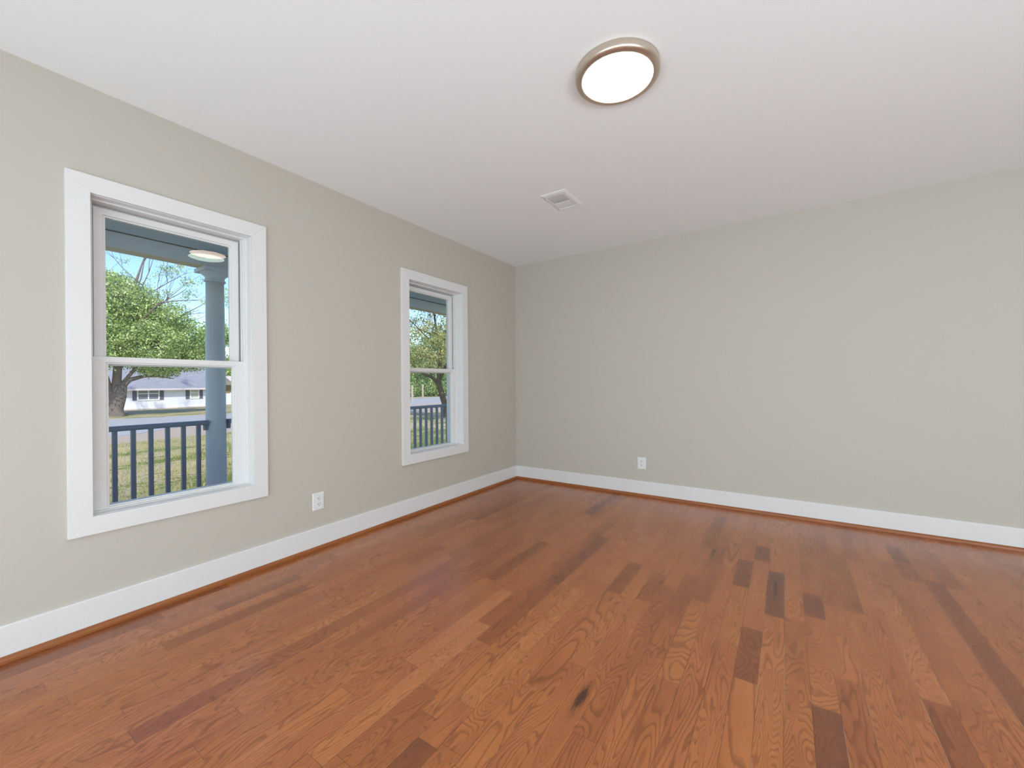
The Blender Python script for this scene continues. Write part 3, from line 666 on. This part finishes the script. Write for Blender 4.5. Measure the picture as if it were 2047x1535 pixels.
for i, (x, y, k, s) in enumerate([(-66, 6, 0, .85), (-68, 12.5, 1, .82), (-66, 18.5, 0, .80), (-74, 24.0, 1, 1.05), (-77, 34, 0, 1.15), (-69, -3, 1, .9)]):
    place.append((x, y, k, s, 'W1'))
rw = random.Random(77)
for i, (x, y) in enumerate([(-64, 53), (-57, 58), (-49, 59), (-42, 64), (-60, 67), (-51, 69), (-69, 63), (-43, 75), (-57, 79), (-67, 76), (-72, 88), (-45, 87), (-58, 92)]):
    place.append((x, y, rw.choice((0, 0, 1, 2)), rw.uniform(.95, 1.3), 'W2'))
used = set()
for x, y, k, s, wn in place:
    if k in used: o = copy_tree(protos[k])
    else: o = protos[k]; used.add(k)
    o.location = (x, y, gz(x)-.1); o.scale = (s, s, s); o.rotation_euler.z = rw.random()*6.28
    if wn == 'W1': tag(o, f'{kn[k]} tree standing behind the white house, seen in the larger near window', 'tree', f'{kn[k]} trees behind the house')
    else: tag(o, f'{kn[k]} woodland tree beyond the road, seen in the narrow far window', 'tree', f'{kn[k]} trees beyond the road')
# undergrowth at the foot of the woods
for i, (x, y) in enumerate([(-60, 52), (-57, 53.5), (-53.5, 54.5), (-50.5, 55), (-47.5, 55.5), (-44.5, 56), (-63, 55), (-66, 52.5), (-41, 57.5)]):
    root = empty('shrub', (x, y, gz(x))); tag(root, 'dense green shrub at the foot of the woods beyond the road', 'shrub', 'shrubs along the woods beyond the road')
    rs2 = np.random.default_rng(60+i)
    if i < 2:
        sm = leaves([(0, 0, 1.7, 2.0, .9), (1.6, .2, 1.2, 1.5, .8), (-1.5, .1, 1.4, 1.6, .8), (.3, .3, 3.2, 1.3, .8)], 5200, .2, rs2, M['leaf_mid' if i else 'leaf_pale'])
        shp = (shp + [sm]) if i else [sm]
    link_child('foliage', shp[i % 2], root)
    m = MB(); m.tube([(0, 0, -.1), (0, 0, .6), (.1, 0, 1.5)], [.08, .06, .02], 6); o = m.build('stem', M['bark_dark'], None); o.parent = root

# posts beside the road in the far window
def post(x, y, h, r_, label):
    root = empty('roadside_post', (x, y, gz(x))); tag(root, label, 'post')
    m = MB(); m.lathe([(r_, -.2), (r_, h-.06), (r_*.7, h)], 0, 0, 12); o = m.build('post_shaft', M['post_wood'], None); o.parent = root
    m = MB(); m.lathe([(r_*1.15, h-.02), (r_*1.15, h+.02), (r_*.3, h+.07)], 0, 0, 12); o = m.build('post_cap', M['post_wood'], None); o.parent = root
post(-53.08, 49.8, 2.35, .17, 'pale wooden post at the far edge of the road, in front of the woods')
post(-34.23, 29.9, 1.95, .13, 'wooden post on the tan verge, leftmost in the narrow far window')

# ------------------------------------------------------------------ white house across the road
t = NT('clapboard_white'); P = t.pos(); z = t.sep(P)[2]
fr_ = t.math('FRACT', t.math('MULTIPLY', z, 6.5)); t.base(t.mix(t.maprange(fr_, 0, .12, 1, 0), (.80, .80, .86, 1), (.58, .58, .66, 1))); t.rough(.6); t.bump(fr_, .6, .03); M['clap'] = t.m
t = NT('asphalt_shingles'); P = t.pos(); br = t.n('ShaderNodeTexBrick'); s3 = t.sep(P)
t.set(br, 'Vector', t.comb(s3[1], t.math('MULTIPLY', s3[2], 2.2), 0)); t.set(br, 'Scale', 1.2); t.set(br, 'Color1', (.22, .225, .25, 1)); t.set(br, 'Color2', (.31, .315, .345, 1)); t.set(br, 'Mortar', (.24, .25, .29, 1))
t.base(t.mix(t.math('MULTIPLY', t.noise(P, 4, 4, .7), .8), br.outputs[0], (.28, .285, .31, 1))); t.rough(.95); M['shingle'] = t.m
HXF, HXB, HY0, HY1, HB, HE, HR = -53.0, -61.0, -1.0, 16.9, -1.36, 1.14, 3.45
hs = empty('white_house', (-57, 8, HB)); tag(hs, 'white single storey house with grey shingle roof and dark shutters, across the road', 'house')
m = MB(); m.box(HXB, HXF, HY0, HY1, HB-.6, HE)
xm = (HXF+HXB)/2
for y in (HY0, HY1): m.add([(HXB, y, HE), (HXF, y, HE), (xm, y, HR-.12)], [(0, 1, 2)])
m.build('wall', M['clap'], hs)
m = MB(); ov = .62; sl = (HR-HE)/(HXF-xm)
for sx, xe_ in ((1, HXF+ov), (-1, HXB-ov)):
    ze = HE - ov*sl + .05
    m.loft([[(xe_, y, ze), (xe_, y, ze-.12), (xm, y, HR-.06), (xm, y, HR+.06)] for y in (HY0-.35, HY1+.35)])
m.build('roof', M['shingle'], hs)
m = MB(); m.box(HXF+ov-.02, HXF+ov+.03, HY0-.36, HY1+.36, HE-ov*sl-.14, HE-ov*sl+.06); m.build('gutter', M['pink_roof'], hs)
ch = MB().box(xm-.4, xm+.4, 12.75, 13.8, 2.9, 4.35).build('chimney', M['brick'], hs); MB().box(xm-.46, xm+.46, 12.68, 13.87, 4.35, 4.5).build('chimney_cap', M['brick'], hs)
MB().box(HXF-.02, HXF+.05, HY0, HY1, HB-.5, HB+.14).build('foundation', M['pink_roof'], hs)
def far_window(y0, y1, z0, z1, lights, par, xf, pm='far_pane'):
    m = MB(); fw = .11; n = lights
    fr = None
    m.box(xf, xf+.07, y0, y1, z1-fw, z1); m.box(xf, xf+.07, y0, y1, z0, z0+fw)
    wdt = (y1-y0-fw*(n+1))/n
    for i in range(n+1): yy = y0+i*(wdt+fw); m.box(xf, xf+.07, yy, yy+fw, z0+fw, z1-fw)
    for i in range(n): yy = y0+fw+i*(wdt+fw); m.box(xf, xf+.05, yy, yy+wdt, (z0+z1)/2-.04, (z0+z1)/2+.04)
    fr = m.build('window', M['sash_white'], par)
    for i in range(n):
        yy = y0+fw+i*(wdt+fw); p = MB().box(xf+.005, xf+.03, yy, yy+wdt, z0+fw, z1-fw).build('pane', M[pm], fr); p.matrix_parent_inverse = Matrix.Identity(4)
far_window(9.74, 11.58, -.40, 1.02, 2, hs, HXF); far_window(14.25, 15.15, -.36, 1.02, 1, hs, HXF, 'far_blind'); far_window(4.0, 5.9, -.40, 1.02, 2, hs, HXF)
for y0, y1 in ((9.40, 9.72), (11.60, 11.94), (13.88, 14.22), (15.17, 15.48), (3.66, 3.98), (5.92, 6.24)):
    MB().box(HXF, HXF+.05, y0, y1, -.38, 1.05).build('shutter', M['shutter'], hs)

# small tan outbuilding and white board fence right of the house
ob = empty('outbuilding', (-66, 27, gz(-66))); tag(ob, 'tan outbuilding with a pale roof, just right of the porch column', 'shed')
zb = gz(-66)
MB().box(-69, -63.4, 23.2, 31, zb-.3, 1.2).build('wall', M['tan_siding'], ob)
m = MB(); m.loft([[(-63.0, y, 1.15), (-63.0, y, 1.3), (-66.2, y, 2.5), (-69.4, y, 1.3), (-69.4, y, 1.15)] for y in (22.8, 31.4)]); m.build('roof', M['pink_roof'], ob)
fn = empty('board_fence', (-58.5, 22, gz(-58.5))); tag(fn, 'low white board fence in front of the tan outbuilding', 'fence')
MB().box(-58.55, -58.5, 18.2, 27.0, gz(-58.5)-.1, .05).build('fence_board', M['white_siding'], fn)
for y in (18.4, 20.5, 22.6, 24.7, 26.8): MB().box(-58.50, -58.38, y-.06, y+.06, gz(-58.5)-.2, .15).build('fence_post', M['white_siding'], fn)
